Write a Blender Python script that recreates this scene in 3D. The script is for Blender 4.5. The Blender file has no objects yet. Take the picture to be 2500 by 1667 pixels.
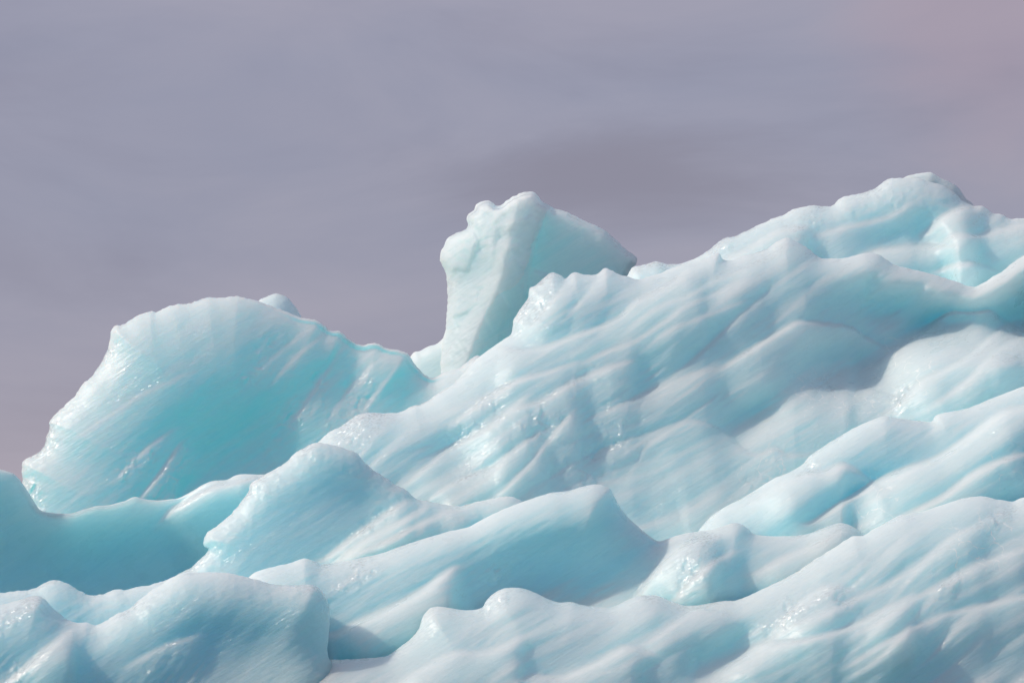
import bpy, math
import numpy as np

# ------------------------------------------------------------------ camera
SC = bpy.context.scene
COL = SC.collection
W, H = 2500.0, 1667.0            # pixel frame in which the outlines below are noted
LENS, SENSOR = 150.0, 36.0
CAM = np.array((0.0, 0.0, 3.0))
PITCH = math.radians(5.0)
FPX = LENS / SENSOR * W
cam = bpy.data.cameras.new('camera')
cam.lens = LENS
cam.sensor_width = SENSOR
cam.clip_start = 0.5
cam.clip_end = 60000
cam_o = bpy.data.objects.new('camera', cam)
cam_o.location = CAM
cam_o.rotation_euler = (math.radians(90) + PITCH, 0, 0)
COL.objects.link(cam_o)
SC.camera = cam_o

# ------------------------------------------------------------------ sky, sun, exposure
SUN = np.array((-0.74, -0.04, 0.58))
SUN = SUN / np.linalg.norm(SUN)
elev = math.asin(SUN[2])
azim = math.atan2(SUN[0], SUN[1])
world = bpy.data.worlds.new('World')
SC.world = world
world.use_nodes = True
nt = world.node_tree
nt.nodes.clear()
N = nt.nodes.new
Lk = nt.links.new


def cr(node, stops):
    r = node.color_ramp
    while len(r.elements) > 1:
        r.elements.remove(r.elements[-1])
    r.elements[0].position = stops[0][0]
    r.elements[0].color = stops[0][1]
    for p, c in stops[1:]:
        e = r.elements.new(p)
        e.color = c
    return node


sky = N('ShaderNodeTexSky')
sky.sky_type = 'NISHITA'
sky.sun_disc = False
sky.sun_elevation = elev
sky.sun_rotation = azim
bg1 = N('ShaderNodeBackground')
bg1.inputs['Strength'].default_value = 0.06
Lk(sky.outputs['Color'], bg1.inputs['Color'])
tc = N('ShaderNodeTexCoord')
mp = N('ShaderNodeMapping')
mp.inputs['Scale'].default_value = (1.0, 1.0, 3.4)
mp.inputs['Rotation'].default_value = (0, math.radians(5), 0)
mp.inputs['Location'].default_value = (3.1, 0.4, 0.35)
Lk(tc.outputs['Generated'], mp.inputs['Vector'])
n1 = N('ShaderNodeTexNoise')
n1.inputs['Scale'].default_value = 5.0
n1.inputs['Detail'].default_value = 5
n1.inputs['Roughness'].default_value = 0.45
n1.inputs['Distortion'].default_value = 0.4
Lk(mp.outputs['Vector'], n1.inputs['Vector'])
r1 = cr(N('ShaderNodeValToRGB'), [(0.36, (0.300, 0.312, 0.422, 1)), (0.5, (0.345, 0.337, 0.432, 1)), (0.64, (0.410, 0.372, 0.445, 1))])
Lk(n1.outputs['Fac'], r1.inputs['Fac'])
n2 = N('ShaderNodeTexNoise')
n2.inputs['Scale'].default_value = 9.0
n2.inputs['Detail'].default_value = 7
n2.inputs['Roughness'].default_value = 0.56
n2.inputs['Distortion'].default_value = 0.5
mp2 = N('ShaderNodeMapping')
mp2.inputs['Scale'].default_value = (1.0, 1.0, 3.4)
mp2.inputs['Location'].default_value = (4.1, 2.9, 6.15)
Lk(tc.outputs['Generated'], mp2.inputs['Vector'])
Lk(mp2.outputs['Vector'], n2.inputs['Vector'])
r2 = cr(N('ShaderNodeValToRGB'), [(0.30, (0.89, 0.885, 0.90, 1)), (0.49, (1.0, 1.0, 1.0, 1)), (0.66, (1.10, 1.08, 1.05, 1))])
Lk(n2.outputs['Fac'], r2.inputs['Fac'])
sz = N('ShaderNodeSeparateXYZ')
Lk(tc.outputs['Generated'], sz.inputs['Vector'])
wob = N('ShaderNodeMath')
wob.operation = 'MULTIPLY_ADD'
wob.inputs[1].default_value = 0.07
Lk(n1.outputs['Fac'], wob.inputs[0])
Lk(sz.outputs['Z'], wob.inputs[2])
rz = cr(N('ShaderNodeValToRGB'), [(0.088, (0.450, 0.395, 0.455, 1)), (0.125, (0.345, 0.338, 0.430, 1)), (0.155, (0.305, 0.318, 0.422, 1)), (0.205, (0.365, 0.358, 0.455, 1)), (0.32, (0.340, 0.340, 0.440, 1))])
Lk(wob.outputs['Value'], rz.inputs['Fac'])
mz = N('ShaderNodeMix')
mz.data_type = 'RGBA'
mz.inputs[0].default_value = 0.7
Lk(r1.outputs['Color'], mz.inputs[6])
Lk(rz.outputs['Color'], mz.inputs[7])
mul = N('ShaderNodeMix')
mul.data_type = 'RGBA'
mul.blend_type = 'MULTIPLY'
mul.inputs[0].default_value = 1.0
Lk(mz.outputs[2], mul.inputs[6])
Lk(r2.outputs['Color'], mul.inputs[7])
_v = (H / 2 - 60) / FPX
_d = np.array(((2420 - W / 2) / FPX, math.cos(PITCH) - _v * math.sin(PITCH), math.sin(PITCH) + _v * math.cos(PITCH)))
_d = _d / np.linalg.norm(_d)
dv = N('ShaderNodeVectorMath')
dv.operation = 'DISTANCE'
dv.inputs[1].default_value = tuple(_d)
Lk(tc.outputs['Generated'], dv.inputs[0])
dm = N('ShaderNodeMath')
dm.operation = 'MULTIPLY_ADD'
dm.inputs[1].default_value = -0.05
Lk(n2.outputs['Fac'], dm.inputs[0])
Lk(dv.outputs['Value'], dm.inputs[2])
dr = N('ShaderNodeMapRange')
dr.interpolation_type = 'SMOOTHSTEP'
dr.inputs['From Min'].default_value = -0.02
dr.inputs['From Max'].default_value = 0.022
dr.inputs['To Min'].default_value = 0.38
dr.inputs['To Max'].default_value = 0.0
Lk(dm.outputs['Value'], dr.inputs['Value'])
mp_ = N('ShaderNodeMix')
mp_.data_type = 'RGBA'
Lk(dr.outputs['Result'], mp_.inputs[0])
Lk(mul.outputs[2], mp_.inputs[6])
mp_.inputs[7].default_value = (0.44, 0.31, 0.37, 1)
_v2 = (H / 2 - 440) / FPX
_e = np.array(((1500 - W / 2) / FPX, math.cos(PITCH) - _v2 * math.sin(PITCH), math.sin(PITCH) + _v2 * math.cos(PITCH)))
_e = _e / np.linalg.norm(_e)
cs = N('ShaderNodeVectorMath')
cs.operation = 'SUBTRACT'
cs.inputs[1].default_value = tuple(_e)
Lk(tc.outputs['Generated'], cs.inputs[0])
cm = N('ShaderNodeVectorMath')
cm.operation = 'MULTIPLY'
cm.inputs[1].default_value = (0.42, 0.42, 1.5)
Lk(cs.outputs['Vector'], cm.inputs[0])
cl = N('ShaderNodeVectorMath')
cl.operation = 'LENGTH'
Lk(cm.outputs['Vector'], cl.inputs[0])
ca = N('ShaderNodeMath')
ca.operation = 'MULTIPLY_ADD'
ca.inputs[1].default_value = 0.06
Lk(n2.outputs['Fac'], ca.inputs[0])
Lk(cl.outputs['Value'], ca.inputs[2])
cd = N('ShaderNodeMapRange')
cd.interpolation_type = 'SMOOTHSTEP'
cd.inputs['From Min'].default_value = 0.028
cd.inputs['From Max'].default_value = 0.060
cd.inputs['To Min'].default_value = 1.0
cd.inputs['To Max'].default_value = 0.0
Lk(ca.outputs['Value'], cd.inputs['Value'])
mc = N('ShaderNodeMix')
mc.data_type = 'RGBA'
Lk(cd.outputs['Result'], mc.inputs[0])
Lk(mp_.outputs[2], mc.inputs[6])
mc.inputs[7].default_value = (0.282, 0.272, 0.350, 1)
bg2 = N('ShaderNodeBackground')
bg2.inputs['Strength'].default_value = 1.0
Lk(mc.outputs[2], bg2.inputs['Color'])
mixs = N('ShaderNodeMixShader')
mixs.inputs['Fac'].default_value = 0.92
Lk(bg1.outputs['Background'], mixs.inputs[1])
Lk(bg2.outputs['Background'], mixs.inputs[2])
wo = N('ShaderNodeOutputWorld')
Lk(mixs.outputs['Shader'], wo.inputs['Surface'])

sun = bpy.data.lights.new('sun', 'SUN')
sun.energy = 3.2
sun.angle = math.radians(1.5)
sun.color = (1.0, 0.88, 0.77)
sun_o = bpy.data.objects.new('sun', sun)
from mathutils import Vector
sun_o.rotation_euler = Vector(SUN).to_track_quat('Z', 'Y').to_euler()
sun_o.location = (-80, 60, 80)
COL.objects.link(sun_o)

vs = SC.view_settings
vs.view_transform = 'Standard'
vs.look = 'None'
vs.exposure = 0.0
vs.gamma = 1.0
vs.use_curve_mapping = False
SC.cycles.use_denoising = True
SC.cycles.max_bounces = 10
SC.cycles.sample_clamp_indirect = 6.0

# ------------------------------------------------------------------ materials


def new_mat(name):
    m = bpy.data.materials.new(name)
    m.use_nodes = True
    return m, m.node_tree, m.node_tree.nodes['Principled BSDF']


def ice_material(name, base, band, radius, scale, rough=0.22, crust=0.0, bump=0.4, sparkle=1.0, rot=-32, lit_frost=(0.15, 1.20), vein=1.0, fol=0.45):
    m, t, b = new_mat(name)
    n = t.nodes.new
    l = t.links.new
    tc = n('ShaderNodeTexCoord')
    # streaks that run along the flutes
    mp = n('ShaderNodeMapping')
    mp.inputs['Rotation'].default_value = (0, math.radians(-rot), 0)
    l(tc.outputs['Object'], mp.inputs['Vector'])
    mp2 = n('ShaderNodeMapping')
    mp2.inputs['Scale'].default_value = (0.22, 0.5, 1.6)
    l(mp.outputs['Vector'], mp2.inputs['Vector'])
    n1 = n('ShaderNodeTexNoise')
    n1.inputs['Scale'].default_value = 1.1
    n1.inputs['Detail'].default_value = 6
    n1.inputs['Roughness'].default_value = 0.55
    n1.inputs['Distortion'].default_value = 0.6
    l(mp2.outputs['Vector'], n1.inputs['Vector'])
    r = cr(n('ShaderNodeValToRGB'), [(0.34, (*band, 1)), (0.62, (*base, 1))])
    l(n1.outputs['Fac'], r.inputs['Fac'])
    # weathered crust whitens upper faces; leaned to the sunny left, it paints in lit sides
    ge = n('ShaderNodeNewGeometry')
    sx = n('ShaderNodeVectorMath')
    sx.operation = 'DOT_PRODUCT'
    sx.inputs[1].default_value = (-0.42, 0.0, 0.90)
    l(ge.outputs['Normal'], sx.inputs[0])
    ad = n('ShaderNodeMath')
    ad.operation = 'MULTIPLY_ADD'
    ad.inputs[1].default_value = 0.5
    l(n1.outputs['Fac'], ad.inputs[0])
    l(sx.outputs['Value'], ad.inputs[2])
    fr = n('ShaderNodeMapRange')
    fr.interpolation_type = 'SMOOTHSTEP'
    fr.inputs['From Min'].default_value = lit_frost[0]
    fr.inputs['From Max'].default_value = lit_frost[1]
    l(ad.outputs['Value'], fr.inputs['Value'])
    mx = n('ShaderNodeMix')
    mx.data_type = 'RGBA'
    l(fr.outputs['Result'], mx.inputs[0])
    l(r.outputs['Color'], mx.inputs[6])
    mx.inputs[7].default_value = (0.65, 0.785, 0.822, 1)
    mpf = n('ShaderNodeMapping')
    mpf.inputs['Scale'].default_value = (0.35, 0.8, 5.5)
    l(mp.outputs['Vector'], mpf.inputs['Vector'])
    nf = n('ShaderNodeTexNoise')
    nf.inputs['Scale'].default_value = 3.0
    nf.inputs['Detail'].default_value = 6
    nf.inputs['Roughness'].default_value = 0.7
    nf.inputs['Distortion'].default_value = 1.2
    l(mpf.outputs['Vector'], nf.inputs['Vector'])
    rf = cr(n('ShaderNodeValToRGB'), [(0.30, (0.87, 0.93, 0.95, 1)), (0.50, (1, 1, 1, 1)), (0.70, (1.06, 1.03, 1.02, 1))])
    l(nf.outputs['Fac'], rf.inputs['Fac'])
    mf = n('ShaderNodeMix')
    mf.data_type = 'RGBA'
    mf.blend_type = 'MULTIPLY'
    mf.inputs[0].default_value = fol
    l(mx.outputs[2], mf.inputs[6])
    l(rf.outputs['Color'], mf.inputs[7])
    # thin white fracture veins in patches
    nw = n('ShaderNodeTexNoise')
    nw.inputs['Scale'].default_value = 1.3
    nw.inputs['Detail'].default_value = 3
    l(tc.outputs['Object'], nw.inputs['Vector'])
    wv = n('ShaderNodeVectorMath')
    wv.operation = 'MULTIPLY_ADD'
    wv.inputs[1].default_value = (0.9, 0.9, 0.9)
    l(nw.outputs['Color'], wv.inputs[0])
    l(tc.outputs['Object'], wv.inputs[2])
    vv = n('ShaderNodeTexVoronoi')
    vv.feature = 'DISTANCE_TO_EDGE'
    vv.inputs['Scale'].default_value = 1.6
    l(wv.outputs['Vector'], vv.inputs['Vector'])
    rv = n('ShaderNodeMapRange')
    rv.inputs['From Min'].default_value = 0.004
    rv.inputs['From Max'].default_value = 0.034
    rv.inputs['To Min'].default_value = 1.0
    rv.inputs['To Max'].default_value = 0.0
    l(vv.outputs['Distance'], rv.inputs['Value'])
    nm = n('ShaderNodeTexNoise')
    nm.inputs['Scale'].default_value = 0.55
    nm.inputs['Detail'].default_value = 3
    l(tc.outputs['Object'], nm.inputs['Vector'])
    rm = n('ShaderNodeMapRange')
    rm.inputs['From Min'].default_value = 0.54
    rm.inputs['From Max'].default_value = 0.64
    rm.inputs['To Max'].default_value = vein
    l(nm.outputs['Fac'], rm.inputs['Value'])
    ng = n('ShaderNodeTexNoise')
    ng.inputs['Scale'].default_value = 9.0
    ng.inputs['Detail'].default_value = 3
    l(tc.outputs['Object'], ng.inputs['Vector'])
    rg = n('ShaderNodeMapRange')
    rg.inputs['From Min'].default_value = 0.40
    rg.inputs['From Max'].default_value = 0.60
    l(ng.outputs['Fac'], rg.inputs['Value'])
    m1 = n('ShaderNodeMath')
    m1.operation = 'MULTIPLY'
    l(rv.outputs['Result'], m1.inputs[0])
    ac = n('ShaderNodeAttribute')
    ac.attribute_name = 'crack'
    mm = n('ShaderNodeMath')
    mm.operation = 'MULTIPLY_ADD'
    mm.inputs[1].default_value = 0.25
    l(rm.outputs['Result'], mm.inputs[0])
    l(ac.outputs['Fac'], mm.inputs[2])
    l(mm.outputs['Value'], m1.inputs[1])
    m2 = n('ShaderNodeMath')
    m2.operation = 'MULTIPLY'
    l(m1.outputs['Value'], m2.inputs[0])
    l(rg.outputs['Result'], m2.inputs[1])
    mv = n('ShaderNodeMix')
    mv.data_type = 'RGBA'
    l(m2.outputs['Value'], mv.inputs[0])
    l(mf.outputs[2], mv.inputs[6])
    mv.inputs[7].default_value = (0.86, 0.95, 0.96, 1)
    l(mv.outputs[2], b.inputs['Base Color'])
    # veins and crust are dense with bubbles: less light passes below them
    sw = n('ShaderNodeMapRange')
    sw.inputs['To Min'].default_value = 0.76
    sw.inputs['To Max'].default_value = 0.5
    l(m2.outputs['Value'], sw.inputs['Value'])
    l(sw.outputs['Result'], b.inputs['Subsurface Weight'])
    b.inputs['Subsurface Radius'].default_value = radius
    b.inputs['Subsurface Scale'].default_value = scale
    b.inputs['Subsurface Anisotropy'].default_value = 0.3
    b.inputs['IOR'].default_value = 1.31
    # patchy gloss: wet, glassy patches among weathered ice
    n3 = n('ShaderNodeTexNoise')
    n3.inputs['Scale'].default_value = 0.8
    n3.inputs['Detail'].default_value = 4
    l(tc.outputs['Object'], n3.inputs['Vector'])
    r3 = n('ShaderNodeMapRange')
    r3.inputs['From Min'].default_value = 0.40
    r3.inputs['From Max'].default_value = 0.62
    r3.inputs['To Min'].default_value = min(1, rough + 0.33)
    r3.inputs['To Max'].default_value = rough
    l(n3.outputs['Fac'], r3.inputs['Value'])
    l(r3.outputs['Result'], b.inputs['Roughness'])
    # bump: small ripples across the streaks + grain
    mp4 = n('ShaderNodeMapping')
    mp4.inputs['Scale'].default_value = (0.6, 1.0, 5.0)
    l(mp.outputs['Vector'], mp4.inputs['Vector'])
    n4 = n('ShaderNodeTexNoise')
    n4.inputs['Scale'].default_value = 2.2
    n4.inputs['Detail'].default_value = 7
    n4.inputs['Roughness'].default_value = 0.62
    l(mp4.outputs['Vector'], n4.inputs['Vector'])
    n5 = n('ShaderNodeTexNoise')
    n5.inputs['Scale'].default_value = 16
    n5.inputs['Detail'].default_value = 5
    n5.inputs['Roughness'].default_value = 0.7
    l(tc.outputs['Object'], n5.inputs['Vector'])
    bp = n('ShaderNodeBump')
    bp.inputs['Strength'].default_value = bump
    bp.inputs['Distance'].default_value = 0.06
    l(n4.outputs['Fac'], bp.inputs['Height'])
    bp2 = n('ShaderNodeBump')
    bp2.inputs['Strength'].default_value = 0.28 * sparkle + crust
    bp2.inputs['Distance'].default_value = 0.02 + 0.05 * crust
    l(n5.outputs['Fac'], bp2.inputs['Height'])
    l(bp.outputs['Normal'], bp2.inputs['Normal'])
    l(bp2.outputs['Normal'], b.inputs['Normal'])
    # glassy broken patches: small clear facets that each tilt their own way
    mpv = n('ShaderNodeMapping')
    mpv.inputs['Scale'].default_value = (0.55, 1.0, 1.3)
    l(mp.outputs['Vector'], mpv.inputs['Vector'])
    vo = n('ShaderNodeTexVoronoi')
    vo.inputs['Scale'].default_value = 24.0
    l(mpv.outputs['Vector'], vo.inputs['Vector'])
    sb = n('ShaderNodeVectorMath')
    sb.operation = 'SUBTRACT'
    sb.inputs[1].default_value = (0.5, 0.5, 0.5)
    l(vo.outputs['Color'], sb.inputs[0])
    sc_ = n('ShaderNodeVectorMath')
    sc_.operation = 'SCALE'
    sc_.inputs['Scale'].default_value = 0.75
    l(sb.outputs['Vector'], sc_.inputs[0])
    av = n('ShaderNodeVectorMath')
    av.operation = 'ADD'
    l(sc_.outputs['Vector'], av.inputs[0])
    l(bp2.outputs['Normal'], av.inputs[1])
    nv = n('ShaderNodeVectorMath')
    nv.operation = 'NORMALIZE'
    l(av.outputs['Vector'], nv.inputs[0])
    l(nv.outputs['Vector'], b.inputs['Coat Normal'])
    n6 = n('ShaderNodeTexNoise')
    n6.inputs['Scale'].default_value = 1.4
    n6.inputs['Detail'].default_value = 5
    n6.inputs['Roughness'].default_value = 0.65
    l(mp2.outputs['Vector'], n6.inputs['Vector'])
    r6 = n('ShaderNodeMapRange')
    r6.inputs['From Min'].default_value = 0.54
    r6.inputs['From Max'].default_value = 0.66
    r6.inputs['To Min'].default_value = 0.05
    r6.inputs['To Max'].default_value = 0.65 * sparkle
    l(n6.outputs['Fac'], r6.inputs['Value'])
    ag = n('ShaderNodeAttribute')
    ag.attribute_name = 'glass'
    mg = n('ShaderNodeMath')
    mg.operation = 'MULTIPLY_ADD'
    mg.use_clamp = True
    mg.inputs[1].default_value = 1.0
    l(ag.outputs['Fac'], mg.inputs[0])
    l(r6.outputs['Result'], mg.inputs[2])
    l(mg.outputs['Value'], b.inputs['Coat Weight'])
    b.inputs['Coat Roughness'].default_value = 0.2
    b.inputs['Coat IOR'].default_value = 1.5
    return m


RAD = (0.60, 0.67, 0.74)
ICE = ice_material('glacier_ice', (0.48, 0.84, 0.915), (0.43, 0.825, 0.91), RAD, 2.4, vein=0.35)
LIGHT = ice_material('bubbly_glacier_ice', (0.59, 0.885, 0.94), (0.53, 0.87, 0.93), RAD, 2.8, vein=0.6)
BLUE = ice_material('clear_blue_ice', (0.35, 0.905, 0.990), (0.31, 0.90, 0.988), (0.50, 0.68, 0.8), 4.0, lit_frost=(-0.1, 0.9), vein=0.0, fol=0.35)
SLAB = ice_material('clear_slab_ice', (0.66, 0.94, 0.98), (0.60, 0.935, 0.978), RAD, 3.4, rough=0.3, lit_frost=(0.4, 1.3), vein=0.0, fol=0.6)
PALE = ice_material('pale_firn_ice', (0.74, 0.93, 0.95), (0.69, 0.92, 0.945), RAD, 2.6, rough=0.4, lit_frost=(0.15, 1.0), vein=0.0, fol=0.6)
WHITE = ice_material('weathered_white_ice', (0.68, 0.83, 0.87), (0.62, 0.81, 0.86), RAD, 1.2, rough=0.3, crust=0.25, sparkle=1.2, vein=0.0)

# ------------------------------------------------------------------ noise in numpy


def _hash(ix, iy, seed):
    h = (ix.astype(np.int64) * 374761393 + iy.astype(np.int64) * 668265263 + seed * 974711) & 0x7fffffff
    h = ((h ^ (h >> 13)) * 1274126177) & 0x7fffffff
    return ((h ^ (h >> 16)) & 0xffff) / 65535.0


def vnoise(x, y, seed):
    ix = np.floor(x)
    iy = np.floor(y)
    fx = x - ix
    fy = y - iy
    fx = fx * fx * fx * (fx * (fx * 6 - 15) + 10)
    fy = fy * fy * fy * (fy * (fy * 6 - 15) + 10)
    a = _hash(ix, iy, seed)
    b = _hash(ix + 1, iy, seed)
    c = _hash(ix, iy + 1, seed)
    d = _hash(ix + 1, iy + 1, seed)
    return (a + (b - a) * fx) * (1 - fy) + (c + (d - c) * fx) * fy


def fbm(x, y, seed, octv=4, gain=0.5):
    s = 0
    a = 1.0
    t = 0
    for k in range(octv):
        s = s + a * vnoise(x * 2 ** k, y * 2 ** k, seed + k * 17)
        t += a
        a *= gain
    return s / t * 2 - 1


def smooth(a, b, x):
    t = np.clip((x - a) / (b - a), 0, 1)
    return t * t * (3 - 2 * t)


def catmull(pts, step=6.0):
    p = np.array(pts, float)
    p = np.vstack([2 * p[0] - p[1], p, 2 * p[-1] - p[-2]])
    out = []
    for i in range(1, len(p) - 2):
        n = max(2, int(np.linalg.norm(p[i + 1] - p[i]) / step))
        t = np.linspace(0, 1, n, endpoint=False)[:, None]
        a, b, c, d = p[i - 1], p[i], p[i + 1], p[i + 2]
        m1 = (c - a) * 0.42
        m2 = (d - b) * 0.42
        out.append((2 * t**3 - 3 * t**2 + 1) * b + (t**3 - 2 * t**2 + t) * m1 + (-2 * t**3 + 3 * t**2) * c + (t**3 - t**2) * m2)
    out.append(p[-2][None])
    return np.vstack(out)


def seg_dist(px, py, poly):
    best = np.full(px.shape, 1e18)
    bx = np.zeros(px.shape)
    by = np.zeros(px.shape)
    for i in range(len(poly) - 1):
        ax, ay = poly[i]
        dx, dy = poly[i + 1] - poly[i]
        L2 = dx * dx + dy * dy + 1e-9
        t = np.clip(((px - ax) * dx + (py - ay) * dy) / L2, 0, 1)
        qx = ax + t * dx
        qy = ay + t * dy
        d = (px - qx)**2 + (py - qy)**2
        k = d < best
        best = np.where(k, d, best)
        bx = np.where(k, qx, bx)
        by = np.where(k, qy, by)
    return np.sqrt(best), bx, by


def inside(px, py, poly):
    r = np.zeros(px.shape, bool)
    n = len(poly)
    for i in range(n):
        ax, ay = poly[i]
        bx, by = poly[(i + 1) % n]
        if ay == by:
            continue
        c = ((ay > py) != (by > py)) & (px < (bx - ax) * (py - ay) / (by - ay) + ax)
        r ^= c
    return r


def blur(a, sig):
    r = int(sig * 3) + 1
    k = np.exp(-0.5 * (np.arange(-r, r + 1) / sig)**2)
    k /= k.sum()
    for ax in (0, 1):
        pad = [(0, 0), (0, 0)]
        pad[ax] = (r, r)
        b = np.pad(a, pad, mode='edge')
        out = np.zeros_like(a)
        for i, w in enumerate(k):
            sl = [slice(None), slice(None)]
            sl[ax] = slice(i, i + a.shape[ax])
            out += w * b[tuple(sl)]
        a = out
    return a


cp, sp = math.cos(PITCH), math.sin(PITCH)


def world_pos(px, py, Y):
    """the point seen at pixel (px, py) that lies Y metres in front of the camera"""
    u = (px - W / 2) / FPX
    v = (H / 2 - py) / FPX
    dy = cp - v * sp
    dz = sp + v * cp
    return np.stack([u / dy * Y + CAM[0], Y + CAM[1], dz / dy * Y + CAM[2]], -1)


M = 0.0096          # metres per pixel at 100 m


def facets(X, Y, cell, seed):
    """broken glassy facets: every cell is a small plane with a tilt of its own"""
    gx = np.floor(X / cell)
    gy = np.floor(Y / cell)
    best = np.full(X.shape, 1e9)
    out = np.zeros(X.shape)
    for i in (-1, 0, 1):
        for j in (-1, 0, 1):
            cx = gx + i
            cy = gy + j
            px = (cx + _hash(cx, cy, seed)) * cell
            py = (cy + _hash(cx, cy, seed + 1)) * cell
            d = (X - px)**2 + (Y - py)**2
            h = (X - px) * (_hash(cx, cy, seed + 2) - 0.2) + (Y - py) * (_hash(cx, cy, seed + 3) - 0.3) + cell * 0.35 * (_hash(cx, cy, seed + 4) - 0.5)
            k = d < best
            best = np.where(k, d, best)
            out = np.where(k, h, out)
    return out


def zones(X, Y, lst, seed):
    g = np.zeros(X.shape)
    for z in lst:
        cx, cy, rx, ry = z[:4]
        a = math.radians(z[4] if len(z) > 4 else -35)
        u = ((X - cx) * math.cos(a) + (Y - cy) * math.sin(a)) / rx
        v = (-(X - cx) * math.sin(a) + (Y - cy) * math.cos(a)) / ry
        g = np.maximum(g, np.exp(-(u * u / 1.7 + v * v / 1.7)**1.5))
    return g * smooth(-0.5, 0.3, fbm(X / 30, Y / 30, seed, 3, 0.6)) if len(lst) else g


def stroke_field(X, Y, st):
    """one fluted ridge: a rounded shoulder that drops away slowly below its crest line"""
    pts, hgt, rise, fall = st[:4]
    hgt, rise, fall = hgt * 1.4, rise * 1.8, fall * 1.5
    tap = st[4] if len(st) > 4 else 60
    tap = min(max(tap, 70), 0.45 * (pts[-1][0] - pts[0][0]))
    c = catmull(pts, 8)
    order = np.argsort(c[:, 0])
    cx, cy = c[order, 0], c[order, 1]
    gx = np.arange(cx[0] - 10, cx[-1] + 11, 4.0)
    gy = np.interp(gx, cx, cy)
    k = np.exp(-0.5 * (np.arange(-6, 7) / 2.2)**2)
    k /= k.sum()
    gy = np.convolve(np.pad(gy, 6, mode='edge'), k, 'valid')
    m = np.gradient(gy, gx)
    m = np.convolve(np.pad(m, 6, mode='edge'), k, 'valid')
    yc = np.interp(X, gx, gy)
    # carry the line on with its end slope
    yc = yc + np.where(X < gx[0], (X - gx[0]) * m[0], 0) + np.where(X > gx[-1], (X - gx[-1]) * m[-1], 0)
    mm = np.interp(X, gx, m)
    s = (Y - yc) / np.sqrt(1 + mm * mm)
    t = np.clip(s / rise, 0, 1)
    up = 0.42 * smooth(0, 5, s) + 0.58 * np.sqrt(np.clip(1 - (1 - t)**2, 0, 1))
    dn = np.clip((s - rise * 0.6) / fall, 0, 1)
    dn = 0.62 + 0.38 * np.cos(np.pi * dn)
    # position along the ridge, measured where the surface point belongs to the crest
    xa = X + s * mm / np.sqrt(1 + mm * mm)
    w = smooth(gx[0] - tap * 0.3, gx[0] + tap, xa) * (1 - smooth(gx[-1] - tap, gx[-1] + tap * 0.3, xa))
    return hgt * up * dn * w


# ------------------------------------------------------------------ objects


def thing(name, label, cat, loc, group=None):
    o = bpy.data.objects.new(name, None)
    o.empty_display_size = 1.0
    COL.objects.link(o)
    o.location = loc
    o['label'] = label
    o['category'] = cat
    if group:
        o['group'] = group
    return o


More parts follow.
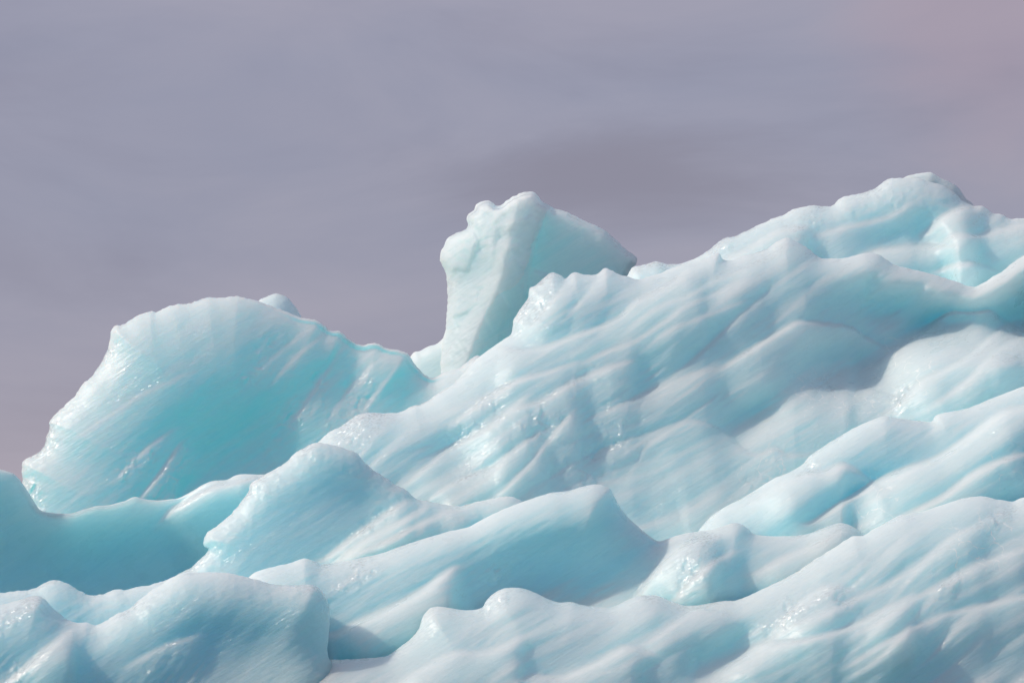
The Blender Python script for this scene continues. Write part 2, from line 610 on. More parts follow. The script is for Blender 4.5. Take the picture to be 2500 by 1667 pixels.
def sheet(name, parent, mat, crest, Yc, tilt=0.6, yref=None, A=90, L=90, strokes=(), hollows=(),
          yvis=1700, step=4.0, thick=3.0, flute=6.0, fdir=-32, fl=(420, 46), rough=0.7, jag=1.5,
          sig=0.9, seed=1, tiltx=0.0, xref=None, ybot=2150, crust=0.0, custom=None, back_L=160, bottom=None, relief=1.0, saw=0.0, lam=64.0, soft=True, glass=(), crack=(), second=None, pick=None, fine=2.4):
    """a solid body of ice: the crest line is its upper outline, its face leans towards the viewer
    by `tilt`, rounded at the crest over L pixels, with ridges and hollows; a rounded back closes it."""
    cre = catmull(crest, 3.5)
    cre0 = catmull(crest, 9)
    tan = np.gradient(cre, axis=0)
    tan /= np.linalg.norm(tan, axis=1)[:, None] + 1e-9
    arc = np.concatenate([[0], np.cumsum(np.linalg.norm(np.diff(cre, axis=0), axis=1))])
    j = jag * (1.2 * fbm(arc / 26, arc * 0 + 3.3, seed + 5, 3, 0.6) + 0.8 * fbm(arc / 7, arc * 0 + 8.3, seed + 6, 2, 0.7))
    cre = cre + np.stack([-tan[:, 1], tan[:, 0]], -1) * j[:, None]
    if bottom is None:
        poly = np.vstack([cre, [[cre[-1, 0], ybot], [cre[0, 0], ybot]]])
        ylow = ybot
    else:
        bt = catmull(bottom, 8)
        poly = np.vstack([cre, bt[::-1]])
        ylow = bt[:, 1].max()
    x0, x1 = poly[:, 0].min(), poly[:, 0].max()
    y0 = poly[:, 1].min()
    gx = np.arange(x0 - step, x1 + 2 * step, step)
    yv = min(yvis, ylow)
    gy = list(np.arange(y0 - step, yv + step, step))
    d = step
    while gy[-1] < ylow:
        d = min(d * 1.35, 60)
        gy.append(gy[-1] + d)
    gy = np.array(gy)
    X, Yp = np.meshgrid(gx, gy)
    ins = inside(X, Yp, poly)
    sd, qx, qy = seg_dist(X, Yp, cre)
    if yref is None:
        yref = y0
    if xref is None:
        xref = 0.5 * (x0 + x1)
    cell = ins[:-1, :-1] | ins[1:, :-1] | ins[:-1, 1:] | ins[1:, 1:]
    need = np.zeros(ins.shape, bool)
    need[:-1, :-1] |= cell
    need[1:, :-1] |= cell
    need[:-1, 1:] |= cell
    need[1:, 1:] |= cell
    snap = need & ~ins
    full = np.vstack([poly, poly[:1]])
    _, fx, fy = seg_dist(X[snap], Yp[snap], full)
    X = X.copy()
    Yp = Yp.copy()
    X[snap] = fx
    Yp[snap] = fy
    sd[snap] = seg_dist(fx, fy, cre)[0]
    s = np.where(ins | snap, sd, 0)
    wS = smooth(0, 22, s)
    sR = s * (1 - wS) + seg_dist(X, Yp, cre0)[0] * wS      # the shoulder follows the line without its chips
    yy = np.minimum(Yp, yv)          # below what shows the face goes straight down
    rel = np.zeros(X.shape)
    for st in strokes:
        rel += relief * stroke_field(X, yy, st)
    for (cx, cy, rx, ry, rot, dep) in hollows:
        a = math.radians(rot)
        u = ((X - cx) * math.cos(a) + (yy - cy) * math.sin(a)) / rx
        v = (-(X - cx) * math.sin(a) + (yy - cy) * math.cos(a)) / ry
        rel -= dep * np.exp(-(u * u + v * v))
    if custom:
        rel += custom(X, yy, s)
    if sig:
        rel = blur(rel, sig)
    a = math.radians(fdir)
    wx = X + 30 * fbm(X / 330, yy / 330, seed + 31, 2)
    wy = yy + 30 * fbm(X / 330, yy / 330, seed + 47, 2)
    u = wx * math.cos(a) + wy * math.sin(a)
    v = -wx * math.sin(a) + wy * math.cos(a)
    fluting = fbm(u / fl[0], v / fl[1], seed + 3, 3, 0.42)
    fluting = fluting * 1.6 + 0.25 * fbm(u / fl[0] * 3, v / fl[1] * 4, seed + 4, 2)
    rel += 0.33 * flute * fluting * smooth(0, 40, s)
    if saw:
        # rows of shallow melt flutes: each has a crisp upper edge and a face that falls away below it
        bend = 80 * fbm(X / 600, yy / 600, seed + 91, 2) + 4 * fbm(u / 190, v / 60, seed + 93, 2)
        for kk, (lm, wgt) in enumerate(((lam, 1.0), (lam * 0.57, 0.45))):
            ph = (v + bend) / lm + 0.37 * kk + 0.22 * fbm(u / 500, v / 120, seed + 95 + kk, 2)
            p = ph - np.floor(ph)
            prof = 0.4 * smooth(0, 0.05, p) * (1 - smooth(0.4, 1.0, p)) + 0.6 * np.where(p < 0.42, np.sqrt(np.clip(1 - (1 - p / 0.42)**2, 0, 1)), 0.5 + 0.5 * np.cos(np.pi * (p - 0.42) / 0.58))
            amp = smooth(-0.35, 0.5, fbm(u / 260, v / 90, seed + 101 + kk, 2))
            rel += blur(saw * wgt * amp * prof, 0.8) * smooth(0, 50, s)
    rel += rough * fbm(X / 16, yy / 16, seed + 9, 3, 0.6)
    patch = smooth(0.0, 0.45, fbm(X / 210, yy / 170, seed + 61, 2))
    rel += fine * patch * fbm(u / 70, v / 8.5, seed + 23, 2, 0.5)
    G = zones(X, yy, glass, seed + 201)
    if len(glass):
        a2 = math.radians(-52)
        fu = (X * math.cos(a2) + yy * math.sin(a2)) * 0.55
        fv = -X * math.sin(a2) + yy * math.cos(a2)
        rel += G * (0.42 * facets(fu, fv, 18, seed + 211) + 0.22 * facets(fu, fv, 9, seed + 221))
    K = zones(X, yy, crack, seed + 231)
    if crust:
        near = 1 - smooth(20, 110, s)
        rel += crust * near * (0.6 * (1 - np.abs(fbm(X / 37, yy / 29, seed + 77, 4, 0.55)) * 2) + 0.6 * fbm(X / 11, yy / 11, seed + 83, 2, 0.6))
    if soft:
        A, L = A * 1.25, L * 1.6
    R = np.sqrt(np.clip(1 - (1 - np.clip(sR / L, 0, 1))**2, 0, 1))
    h = A * R + rel * smooth(-2, 14, s) + 0.4 * tilt * (yy - yref) + tiltx * (X - xref)
    Yf = Yc - h * M
    Rb = np.sqrt(np.clip(1 - (1 - np.clip(s / back_L, 0, 1))**2, 0, 1))
    hb = 0.4 * tilt * (np.minimum(yy, qy + 0.0) - yref) + tiltx * (X - xref)
    Yb = np.maximum(Yf + 0.04, Yc - hb * M + 0.04 + thick * Rb)
    idx = -np.ones(ins.shape, np.int64)
    idx[need] = np.arange(need.sum())
    nf = int(need.sum())
    vf = world_pos(X[need], Yp[need], Yf[need])
    vb = world_pos(X[need], Yp[need], Yb[need])
    ci, cj = np.nonzero(cell)
    q = np.stack([idx[ci, cj], idx[ci + 1, cj], idx[ci + 1, cj + 1], idx[ci, cj + 1]], -1)
    qb = q[:, ::-1] + nf
    # rim between front and back
    cpad = np.pad(cell, 1)
    rims = []
    for (di, dj, a0, a1) in ((-1, 0, (0, 0), (0, 1)), (1, 0, (1, 1), (1, 0)), (0, -1, (1, 0), (0, 0)), (0, 1, (0, 1), (1, 1))):
        nb = cpad[1 + di:cpad.shape[0] - 1 + di, 1 + dj:cpad.shape[1] - 1 + dj]
        e = cell & ~nb
        ei, ej = np.nonzero(e)
        A0 = idx[ei + a0[0], ej + a0[1]]
        A1 = idx[ei + a1[0], ej + a1[1]]
        rims.append(np.stack([A0, A1, A1 + nf, A0 + nf], -1))
    faces = np.vstack([q, qb] + rims).astype(np.int32)
    verts = np.vstack([vf, vb])
    loc = np.array(parent.location) if parent is not None else np.zeros(3)
    verts = (verts - loc).astype(np.float32)
    me = bpy.data.meshes.new(name)
    me.vertices.add(len(verts))
    me.vertices.foreach_set('co', verts.ravel())
    me.loops.add(faces.size)
    me.loops.foreach_set('vertex_index', faces.ravel())
    me.polygons.add(len(faces))
    me.polygons.foreach_set('loop_start', np.arange(0, faces.size, 4, dtype=np.int32))
    me.polygons.foreach_set('use_smooth', np.ones(len(faces), bool))
    me.update(calc_edges=True)
    me.validate()
    for an, F in (('glass', G), ('crack', K)):
        at = me.attributes.new(an, 'FLOAT', 'POINT')
        at.data.foreach_set('value', np.concatenate([F[need], F[need] * 0]).astype(np.float32))
    me.materials.append(mat)
    if second is not None:
        me.materials.append(second)
        fx_ = 0.25 * (X[ci, cj] + X[ci + 1, cj] + X[ci + 1, cj + 1] + X[ci, cj + 1])
        fy_ = 0.25 * (Yp[ci, cj] + Yp[ci + 1, cj] + Yp[ci + 1, cj + 1] + Yp[ci, cj + 1])
        mi = np.zeros(len(faces), np.int32)
        mi[:len(q)] = pick(fx_, fy_)
        me.polygons.foreach_set('material_index', mi)
    o = bpy.data.objects.new(name, me)
    COL.objects.link(o)
    if parent is not None:
        o.parent = parent
    return o


def base_at(px, Y):
    p = world_pos(np.array(float(px)), np.array(1900.0), np.array(float(Y)))
    return (float(p[0]), float(p[1]), 0.0)


# ------------------------------------------------------------------ the water round the ice
def water():
    me = bpy.data.meshes.new('water')
    s = 20000.0
    me.from_pydata([(-s, -s, 0), (s, -s, 0), (s, s, 0), (-s, s, 0)], [], [(0, 1, 2, 3)])
    m, t, b = new_mat('lagoon_water')
    b.inputs['Base Color'].default_value = (0.03, 0.08, 0.10, 1)
    b.inputs['Roughness'].default_value = 0.08
    b.inputs['IOR'].default_value = 1.33
    n = t.nodes.new('ShaderNodeTexNoise')
    n.inputs['Scale'].default_value = 0.9
    n.inputs['Detail'].default_value = 6
    tc = t.nodes.new('ShaderNodeTexCoord')
    t.links.new(tc.outputs['Object'], n.inputs['Vector'])
    bp = t.nodes.new('ShaderNodeBump')
    bp.inputs['Strength'].default_value = 0.35
    bp.inputs['Distance'].default_value = 0.2
    t.links.new(n.outputs['Fac'], bp.inputs['Height'])
    t.links.new(bp.outputs['Normal'], b.inputs['Normal'])
    me.materials.append(m)
    o = bpy.data.objects.new('water', me)
    o['kind'] = 'structure'
    COL.objects.link(o)


water()

# ------------------------------------------------------------------ pinnacle behind
pin = thing('ice_pinnacle', 'tall leaning ice pinnacle with crumbly white head standing behind the slope', 'iceberg', base_at(1260, 121))


def pinnacle_relief(X, Y, s):
    e1 = np.interp(Y, [500, 600, 696, 740, 808, 883, 1000], [1262, 1240, 1218, 1199, 1165, 1138, 1105])
    e2 = np.interp(Y, [480, 520, 594, 672, 740, 900], [1345, 1330, 1303, 1288, 1280, 1270])
    h = 1.0 * (np.minimum(X, e1) - 1090) - 0.36 * np.clip(X - e1, 0, np.maximum(e2 - e1, 0)) - 0.06 * np.maximum(X - e2, 0)
    h -= 34 * smooth(-6, 8, X - e2)
    # the crumbly head stands out over the waist
    hb = np.interp(X, [1070, 1100, 1140, 1190, 1240, 1290, 1330], [640, 676, 652, 640, 690, 690, 560])
    head = (1 - smooth(-50, 40, Y - hb)) * (1 - smooth(-14, 14, X - e2))
    lump = 12 * fbm(X / 60, Y / 60, 25, 2) + 15 * (1 - 2 * np.abs(fbm(X / 66 + Y / 130, Y / 58, 28, 3))) + 9 * (1 - 2 * np.abs(fbm(X / 22, Y / 22, 9, 3)))
    h += head * (15 + 0.6 * lump) + 0.20 * facets(X, Y * 0.7, 58, 321) * smooth(-12, 0, e2 - X)
    # facet in the waist
    h += 10 * smooth(-10, 10, (X - 1150) * 0.9 + (Y - 760) * 0.5) * (1 - head)
    h += 14 * smooth(-6, 10, (Y - 660) - 0.38 * (X - 1310)) * smooth(0, 8, X - e2)
    return h


sheet('pinnacle', pin, PALE, [(1070, 990), (1080, 850), (1085, 823), (1089, 784), (1092, 740), (1091, 679), (1080, 652), (1074, 635), (1074, 618), (1085, 601), (1090, 585), (1111, 572), (1135, 561), (1145, 550), (1140, 536), (1142, 524), (1157, 512), (1163, 500), (1184, 489), (1199, 491), (1216, 502), (1237, 490), (1260, 477), (1281, 469), (1303, 470), (1322, 488), (1345, 504), (1357, 511), (1379, 515), (1417, 534), (1471, 558), (1512, 594), (1532, 611), (1555, 628), (1554, 645), (1543, 658), (1528, 690), (1510, 760)],
      120, tilt=0.6, A=34, L=26, yvis=960, flute=2.5, fdir=70, fl=(160, 50), thick=1.2, seed=13, jag=2.2, step=3.0, sig=0.8, custom=pinnacle_relief, rough=0.5, crust=3, soft=False, second=SLAB,
      pick=lambda X, Y: ((X + 16 * fbm(X / 40, Y / 40, 77, 3) > np.interp(Y, [480, 520, 594, 672, 700, 720, 740, 808, 883, 1000], [1350, 1335, 1303, 1288, 1262, 1215, 1199, 1165, 1138, 1105])) & (Y > 500)).astype(np.int32))
sheet('shoulder', pin, PALE, [(960, 960), (1004, 867), (1026, 857), (1046, 845), (1067, 839), (1090, 818), (1110, 810), (1150, 870)],
      120.8, tilt=0.2, A=26, L=26, yvis=960, flute=3, thick=2.0, seed=12, jag=1.0, tiltx=0.4)

# ------------------------------------------------------------------ dome on the left
dome = thing('ice_dome', 'rounded dome of bright turquoise ice with a pale left rim', 'iceberg', base_at(520, 111))
sheet('cap', dome, WHITE, [(600, 790), (627, 738), (655, 722), (673, 717), (697, 724), (715, 740), (727, 757), (738, 780), (745, 830)],
      113.2, A=40, L=40, yvis=860, tilt=0.3, flute=2, thick=1.5, seed=21)
DOME = [(40, 1400), (52, 1200), (55, 1168), (54, 1128), (87, 1107), (107, 1091), (120, 1044), (123, 1026), (154, 993), (182, 967), (206, 934), (229, 911), (255, 871), (267, 838), (270, 806), (281, 794), (302, 792), (323, 778), (369, 759), (379, 763), (423, 745), (458, 742), (505, 726), (538, 727), (580, 722), (622, 733), (655, 745), (692, 757), (734, 775), (767, 782), (781, 788), (804, 806), (828, 808), (856, 829), (879, 841), (917, 839), (945, 850), (991, 860), (1005, 876), (1024, 904), (1043, 918), (1057, 922), (1083, 911), (1125, 896), (1160, 868), (1180, 880), (1220, 960)]
sheet('dome', dome, BLUE, DOME, 111, relief=0.5, fine=0.6, step=3.4,
      glass=[(640, 880, 60, 22, -45), (745, 985, 80, 26, -55), (855, 1000, 80, 30, -55), (405, 1190, 90, 26, -58), (335, 1130, 60, 30, -45), (270, 825, 60, 20, -75), (120, 1070, 60, 24, -60), (80, 1190, 40, 20, 70)], tilt=0.30, A=100, L=170, yvis=1290, flute=4, fl=(260, 46), fdir=-46, thick=1.6, seed=22, jag=2.2,
      hollows=[(590, 1130, 250, 180, -25, 75), (900, 960, 260, 120, 30, 60)],
      strokes=[([(600, 930), (690, 850), (780, 780)], 9, 26, 60, 40), ([(650, 950), (720, 870), (810, 800)], 11, 24, 60, 40),
               ([(700, 1050), (760, 960), (840, 840)], 12, 26, 70, 40), ([(790, 1040), (860, 940), (950, 850)], 12, 26, 70, 40),
               ([(850, 1060), (900, 980), (980, 880)], 10, 26, 70, 30),
               ([(270, 1180), (350, 1100), (430, 1040)], 15, 36, 70, 30), ([(330, 1230), (400, 1140), (445, 1070)], 24, 36, 50, 30),
               ([(180, 1070), (330, 970), (480, 900)], 6, 36, 90, 60)])

# ------------------------------------------------------------------ summit ridge on the right
summit = thing('ice_summit', 'highest ice ridge with a white crusted top at the upper right', 'iceberg', base_at(2150, 110))
sheet('lip', summit, WHITE, [(2160, 470), (2212, 432), (2247, 423), (2274, 421), (2296, 434), (2319, 445), (2339, 458), (2358, 483), (2377, 502), (2385, 540)],
      111.2, A=30, L=30, yvis=620, tilt=0.2, flute=2, thick=2, seed=31, jag=1.5, rough=1.5)
sheet('ridge', summit, LIGHT, [(1500, 740), (1532, 674), (1543, 653), (1566, 648), (1604, 639), (1621, 643), (1661, 644), (1715, 621), (1765, 583), (1799, 575), (1860, 545), (1918, 522), (1944, 508), (1983, 502), (2029, 502), (2059, 481), (2101, 471), (2136, 458), (2151, 447), (2170, 437), (2212, 434), (2240, 436), (2280, 446), (2320, 462), (2350, 490), (2377, 503), (2400, 504), (2423, 520), (2442, 522), (2465, 533), (2500, 533), (2620, 560)],
      110, glass=[(1762, 612, 26, 18), (1965, 562, 40, 22), (1610, 655, 60, 16, 5), (2180, 480, 70, 26, 5)], relief=0.8, tilt=0.9, A=60, L=50, yvis=780, flute=7, fdir=-30, seed=32, jag=2.0, crust=3.5, thick=4,
      strokes=[([(2260, 570), (2290, 535), (2340, 508), (2385, 498)], 60, 45, 130, 30), ([(2290, 605), (2330, 570), (2380, 575), (2440, 560), (2560, 530)], 50, 45, 110, 40),
               ([(2280, 665), (2320, 648), (2370, 640), (2400, 645), (2420, 660)], 40, 30, 70, 25), ([(2090, 628), (2150, 608), (2240, 600), (2330, 598)], 35, 30, 60, 40),
               ([(1990, 575), (2060, 552), (2160, 530), (2230, 490)], 25, 40, 90, 50), ([(1760, 640), (1830, 600), (1900, 560), (1970, 552), (2000, 580)], 40, 40, 70, 40),
               ([(2440, 700), (2470, 650), (2520, 620), (2600, 590)], 40, 40, 70, 40)],
      hollows=[(2180, 580, 110, 50, -10, 40)])

# ------------------------------------------------------------------ main fluted slope
slope = thing('fluted_ice_slope', 'broad pale slope of long diagonal ice flutes in the middle', 'iceberg', base_at(1650, 105))
MAIN = [(700, 1220), (760, 1100), (800, 1058), (838, 1037), (877, 1010), (945, 1008), (972, 1007), (1014, 989), (1026, 989), (1076, 955), (1106, 938), (1125, 919), (1167, 873), (1217, 838), (1247, 815), (1254, 781), (1274, 750), (1289, 726), (1293, 703), (1308, 696), (1339, 669), (1352, 666), (1369, 672), (1381, 680), (1395, 667), (1407, 664), (1424, 670), (1454, 670), (1475, 655), (1488, 658), (1512, 669), (1532, 676), (1560, 681), (1597, 672), (1661, 648), (1703, 640), (1753, 619), (1765, 633), (1784, 636), (1814, 625), (1868, 610), (1898, 589), (1923, 581), (1939, 587), (1967, 602), (1994, 625), (2013, 631), (2052, 631), (2086, 625), (2113, 617), (2143, 621), (2163, 633), (2189, 648), (2251, 663), (2304, 678), (2365, 698), (2386, 698), (2442, 665), (2500, 625), (2620, 590)]
sheet('slope', slope, LIGHT, MAIN, 105, step=3.4,
      glass=[(1310, 735, 75, 26, -60), (1195, 1005, 50, 26), (1320, 1035, 70, 45), (1500, 1055, 110, 34, -65), (1425, 1120, 60, 45), (1150, 1150, 34, 22), (885, 1040, 70, 34), (1440, 1170, 50, 30), (1395, 950, 90, 22), (2010, 940, 40, 24), (2195, 985, 40, 22, -70), (1975, 1125, 36, 16, -80), (1870, 1130, 60, 20, -50), (1120, 1060, 40, 24)],
      crack=[(2215, 900, 60, 70, 60), (2020, 975, 90, 50, 20), (2120, 1000, 70, 40, 20), (1870, 1140, 70, 40)], relief=0.66, saw=9, lam=92, tilt=1.4, A=70, L=60, yvis=1480, flute=9, fdir=-33, fl=(380, 40), seed=41, jag=1.5, thick=4, yref=600,
      strokes=[
          # fringe bowl and upper streaks
          ([(1215, 843), (1299, 853), (1345, 839), (1406, 816), (1464, 797), (1521, 767), (1550, 735), (1636, 686), (1674, 659), (1720, 640)], 40, 34, 90, 40),
          ([(1290, 800), (1340, 740), (1400, 668)], 24, 24, 50, 20), ([(1370, 790), (1430, 720), (1480, 660)], 18, 22, 50, 20),
          ([(1414, 889), (1464, 862), (1521, 843), (1578, 813), (1636, 774), (1674, 744), (1751, 713), (1827, 675)], 18, 30, 80),
          ([(1506, 824), (1540, 797), (1597, 751), (1674, 721), (1751, 682), (1865, 629)], 16, 30, 70),
          ([(1575, 851), (1617, 813), (1686, 782), (1789, 744), (1865, 713)], 14, 28, 70),
          ([(1521, 992), (1559, 966), (1636, 935), (1682, 912), (1751, 893)], 16, 30, 90),
          # flutes lower left
          ([(1106, 1033), (1183, 968), (1252, 930), (1336, 907), (1413, 880)], 36, 50, 120, 50),
          ([(984, 1183), (1045, 1133), (1091, 1095), (1129, 1075), (1183, 1045), (1240, 1000), (1290, 960)], 38, 55, 120, 40),
          ([(1045, 1221), (1083, 1190), (1144, 1160), (1206, 1137), (1225, 1118), (1278, 1079), (1336, 1045)], 34, 50, 110, 30),
          ([(1209, 1217), (1252, 1171), (1297, 1125), (1343, 1068), (1374, 1030), (1410, 990)], 30, 50, 110, 30),
          ([(1265, 996), (1330, 973), (1376, 943), (1433, 916), (1502, 889), (1552, 878)], 34, 42, 110, 50),
          ([(1530, 1170), (1580, 1085), (1640, 1046), (1692, 1024), (1720, 1033), (1757, 1043), (1790, 1070), (1820, 1100), (1853, 1108), (1889, 1090), (1918, 1108), (1967, 1108), (2010, 1095)], 18, 70, 230, 120),
          # right hollows
          ([(1748, 905), (1830, 853), (1937, 787), (1960, 784), (2078, 796), (2109, 819), (2190, 860)], 42, 85, 200, 130),
          ([(1807, 1046), (1868, 1029), (1925, 983), (1983, 945), (2040, 940)], 13, 45, 110, 80),
          ([(2130, 900), (2189, 848), (2208, 840), (2251, 809), (2308, 765), (2335, 760), (2377, 761), (2427, 755), (2442, 773), (2469, 792), (2520, 812), (2640, 850)], 56, 50, 220, 90),
          ([(2160, 1010), (2197, 976), (2243, 930), (2308, 899), (2365, 868), (2404, 834), (2442, 803), (2490, 780)], 40, 36, 120, 90),
          ([(2280, 985), (2362, 926), (2404, 880), (2442, 849), (2520, 810), (2600, 780)], 34, 36, 110, 80),
          ([(2340, 720), (2386, 698), (2442, 668), (2500, 628), (2620, 580)], 16, 40, 90, 60),
          ([(2020, 955), (2070, 938), (2110, 941), (2166, 962), (2220, 965)], 14, 40, 110, 60),
      ],
      hollows=[(2090, 890, 140, 80, -10, 170), (1850, 1010, 90, 50, -25, 60), (2230, 740, 150, 45, 5, 40), (2300, 800, 120, 40, -20, 50), (1110, 1120, 60, 70, -30, 30)],
      custom=lambda X, Y, s: -0.6 * np.maximum(X - 1965, 0) * (1 - smooth(740, 900, Y)) * smooth(20, 150, s))
sheet('flank', slope, ICE, [(1630, 1460), (1690, 1320), (1719, 1278), (1753, 1247), (1830, 1205), (1891, 1167), (1933, 1150), (1960, 1132), (1983, 1108), (2078, 1048), (2155, 1016), (2186, 1020), (2270, 1029), (2289, 1012), (2365, 995), (2442, 964), (2500, 943), (2620, 900)],
      99.8, tilt=0.62, A=70, L=80, yvis=1480, flute=7, fdir=-30, seed=43, crack=[(2130, 1240, 70, 50, -60), (2460, 1130, 50, 40)], glass=[(2465, 1140, 50, 16, -80), (1975, 1145, 30, 16)], saw=8, lam=96, thick=2.5, jag=0.8,
      strokes=[([(1980, 1275), (2060, 1222), (2120, 1186), (2166, 1163), (2212, 1144), (2270, 1125), (2308, 1106), (2365, 1064), (2442, 1006), (2500, 991), (2600, 960)], 80, 70, 190, 170),
               ([(1820, 1230), (1891, 1182), (1933, 1162), (1975, 1150), (2013, 1152), (2052, 1132), (2090, 1145), (2150, 1190)], 50, 60, 170, 120),
               ([(2200, 1260), (2300, 1210), (2380, 1150), (2450, 1120), (2520, 1100)], 30, 40, 110, 50)],
      hollows=[(2080, 1240, 110, 60, -25, 50)])

# ------------------------------------------------------------------ shaded wall on the left
wall = thing('shaded_ice_wall', 'dark steel blue ice wall in shade at the left edge under the dome', 'iceberg', base_at(260, 100))
sheet('wall', wall, ICE, [(-140, 1120), (-60, 1130), (0, 1145), (31, 1155), (57, 1182), (88, 1232), (103, 1247), (142, 1253), (176, 1252), (207, 1243), (237, 1234), (268, 1232), (306, 1222), (329, 1212), (352, 1218), (383, 1221), (421, 1218), (440, 1214), (471, 1197), (513, 1175), (555, 1170), (578, 1159), (605, 1157), (651, 1157), (760, 1150), (860, 1200)],
      102.5, tilt=-0.7, A=30, L=40, yvis=1500, flute=4, seed=51, thick=4, jag=0.8,
      strokes=[([(380, 1280), (430, 1235), (520, 1185), (640, 1160)], 40, 70, 160, 40)],
      hollows=[(250, 1420, 320, 160, 0, 120)])

# ------------------------------------------------------------------ middle peak and swell
peak = thing('ice_peak', 'sharp pale ice peak rising in front of the turquoise dome', 'iceberg', base_at(760, 97))
sheet('peak', peak, ICE, glass=[(720, 1112, 60, 28), (620, 1185, 50, 20), (670, 1150, 40, 20), (880, 1300, 90, 14)], crest=[(-140, 1470), (-60, 1455), (0, 1446), (73, 1437), (128, 1416), (165, 1423), (214, 1452), (245, 1452), (283, 1439), (306, 1438), (364, 1427), (406, 1415), (448, 1392), (471, 1381), (507, 1344), (499, 1331), (497, 1316), (505, 1300), (532, 1281), (574, 1243), (605, 1201), (612, 1178), (651, 1157), (677, 1140), (697, 1128), (727, 1101), (762, 1082), (777, 1080), (800, 1085), (838, 1093), (877, 1112), (907, 1144), (953, 1175), (988, 1194), (1014, 1217), (1045, 1223), (1121, 1236), (1164, 1225), (1232, 1211), (1278, 1225), (1340, 1290)],
      Yc=99.2, tilt=0.5, A=48, L=60, yvis=1560, flute=7, fdir=-38, seed=61, crust=3.0, thick=2.5, jag=2.2, yref=1080,
      strokes=[([(780, 1370), (860, 1310), (960, 1240), (1010, 1215)], 25, 30, 80, 30), ([(810, 1380), (900, 1310), (1000, 1260), (1050, 1225)], 25, 30, 80, 30),
               ([(900, 1340), (1000, 1290), (1080, 1250), (1150, 1225)], 25, 30, 70, 30)],
      hollows=[(900, 1230, 90, 60, 30, 18)])
swell = thing('ice_swell', 'long smooth ice swell with a deep blue shaded hollow in the centre', 'iceberg', base_at(1100, 94.8))
sheet('swell', swell, ICE, glass=[(1705, 1350, 70, 34, -70), (1690, 1390, 50, 24, -60), (870, 1400, 50, 24), (1220, 1400, 60, 20)], crack=[(2120, 1240, 80, 40, -60)], crest=[(540, 1500), (608, 1408), (658, 1385), (709, 1374), (742, 1362), (770, 1370), (800, 1376), (915, 1354), (984, 1331), (1083, 1300), (1144, 1285), (1202, 1255), (1278, 1224), (1343, 1203), (1389, 1197), (1447, 1182), (1485, 1190), (1497, 1206), (1516, 1240), (1550, 1278), (1600, 1318), (1619, 1318), (1650, 1307), (1684, 1300), (1734, 1293), (1788, 1277), (1814, 1281), (1845, 1304), (1906, 1308), (1967, 1304), (2006, 1289), (2052, 1276), (2090, 1290), (2130, 1330), (2170, 1420)],
      Yc=96.7, tilt=0.25, A=110, L=120, yvis=1640, flute=6, fdir=-28, seed=62, thick=2.5, jag=0.7, yref=1180,
      strokes=[([(800, 1545), (823, 1547), (842, 1534), (915, 1499), (1014, 1450), (1068, 1411), (1110, 1380)], 60, 60, 120, 30),
               ([(1545, 1470), (1590, 1400), (1640, 1345), (1690, 1315), (1760, 1300)], 50, 60, 170, 60), ([(1640, 1470), (1690, 1410), (1740, 1370), (1800, 1340)], 24, 36, 100, 50),
               ([(1840, 1400), (1900, 1365), (1980, 1330), (2040, 1300)], 20, 36, 100, 60)],
      hollows=[(1370, 1430, 230, 110, -5, 110), (780, 1500, 120, 60, -20, 15)])

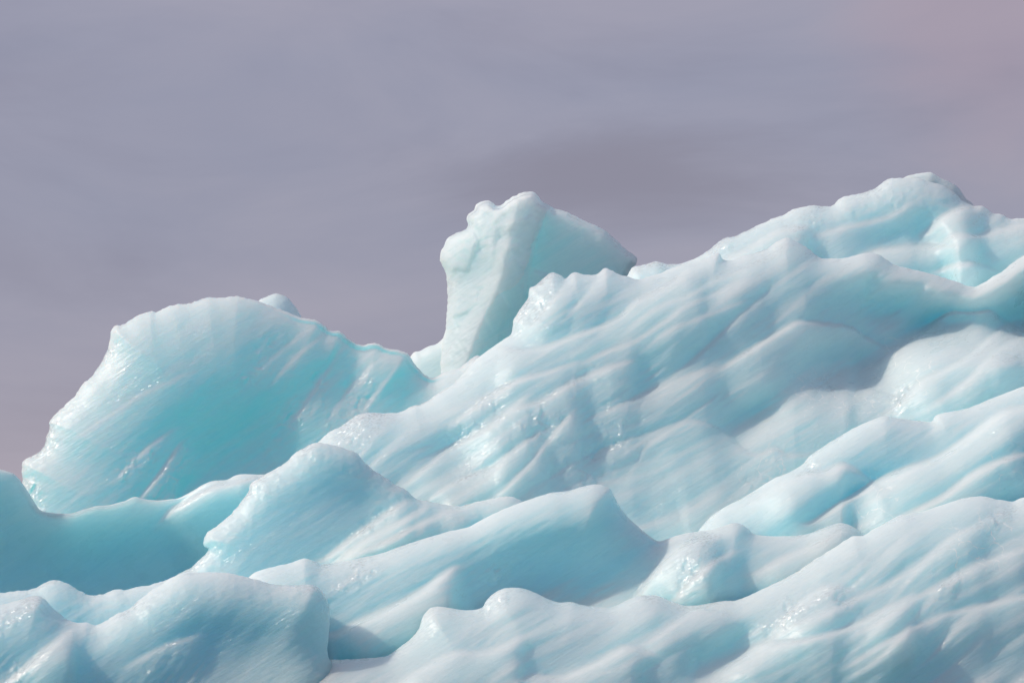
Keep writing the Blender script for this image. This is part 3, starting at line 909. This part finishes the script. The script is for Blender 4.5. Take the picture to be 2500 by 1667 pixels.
# ------------------------------------------------------------------ foreground
front = thing('foreground_ice_slope', 'pale rippled ice slope filling the lower right foreground', 'iceberg', base_at(1700, 91.5))
sheet('slope', front, LIGHT, [(600, 1900), (650, 1690), (700, 1640), (760, 1613), (869, 1608), (930, 1603), (953, 1595), (999, 1561), (1022, 1534), (1033, 1503), (1049, 1484), (1068, 1480), (1087, 1482), (1129, 1488), (1175, 1484), (1187, 1465), (1213, 1442), (1244, 1434), (1286, 1438), (1328, 1457), (1363, 1469), (1397, 1469), (1431, 1478), (1489, 1482), (1527, 1467), (1565, 1453), (1604, 1453), (1642, 1469), (1684, 1478), (1761, 1467), (1803, 1463), (1887, 1425), (1944, 1396), (1983, 1369), (2032, 1339), (2078, 1310), (2109, 1306), (2147, 1283), (2197, 1258), (2251, 1249), (2300, 1232), (2350, 1216), (2396, 1211), (2442, 1220), (2473, 1224), (2500, 1214), (2620, 1190)],
      94.8, glass=[(1620, 1462, 50, 16, 15), (2330, 1400, 90, 30, -60), (2420, 1285, 60, 24), (1920, 1500, 60, 26), (2060, 1465, 50, 16, 30), (1230, 1450, 60, 20)], crack=[(2390, 1330, 90, 60), (2130, 1240, 60, 40)], relief=0.62, saw=8, lam=86, tilt=1.3, A=70, L=80, yvis=1700, flute=8, fdir=-32, fl=(360, 44), seed=71, thick=3, jag=1.2, yref=1350,
      strokes=[([(965, 1664), (1030, 1630), (1083, 1599), (1125, 1587), (1167, 1591), (1221, 1576), (1270, 1545)], 45, 50, 120, 40),
               ([(1255, 1664), (1309, 1645), (1366, 1652), (1451, 1618), (1519, 1578), (1554, 1580), (1604, 1599)], 45, 50, 110, 30),
               ([(1560, 1580), (1654, 1515), (1699, 1480), (1740, 1490), (1800, 1500)], 30, 40, 90, 30),
               ([(1753, 1645), (1845, 1576), (1883, 1568), (1960, 1560), (2071, 1530), (2130, 1500), (2230, 1450)], 45, 50, 110, 40),
               ([(1870, 1570), (1905, 1518), (1944, 1475), (2017, 1427), (2090, 1440)], 35, 40, 90, 30),
               ([(1944, 1519), (2078, 1465), (2212, 1396), (2327, 1304), (2404, 1281)], 30, 40, 90, 40),
               ([(2100, 1540), (2200, 1480), (2300, 1420), (2400, 1370), (2520, 1330)], 30, 40, 100, 40),
               ([(2060, 1630), (2170, 1560), (2300, 1500), (2420, 1470), (2560, 1440)], 30, 40, 100, 40)],
      hollows=[(1770, 1590, 110, 50, -20, 60)])
block = thing('foreground_ice_block', 'smooth grey blue ice block with an upright glassy right edge in the lower left', 'iceberg', base_at(420, 90.5))
sheet('block', block, ICE, [(-140, 1520), (-60, 1490), (0, 1476), (23, 1471), (50, 1463), (84, 1453), (107, 1461), (130, 1484), (149, 1499), (165, 1513), (184, 1519), (214, 1520), (237, 1526), (283, 1499), (318, 1484), (337, 1465), (387, 1431), (429, 1404), (452, 1397), (513, 1397), (559, 1398), (612, 1411), (674, 1427), (727, 1427), (765, 1427), (785, 1442), (800, 1465), (806, 1488), (804, 1519), (802, 1557), (801, 1599), (823, 1640), (880, 1760)],
      93.7, glass=[(40, 1500, 60, 22), (335, 1482, 36, 18), (50, 1640, 60, 20, -50), (400, 1600, 60, 14), (770, 1440, 40, 16, 20)], tilt=0.55, A=70, L=70, yvis=1700, flute=5, fdir=-45, seed=73, crust=2.5, thick=2.5, jag=1.8, yref=1400,
      strokes=[([(20, 1660), (80, 1610), (140, 1560), (180, 1530)], 35, 50, 120, 30), ([(300, 1630), (370, 1590), (430, 1565), (490, 1545)], 9, 30, 60, 40)],
      hollows=[(600, 1590, 220, 110, -10, 25)])
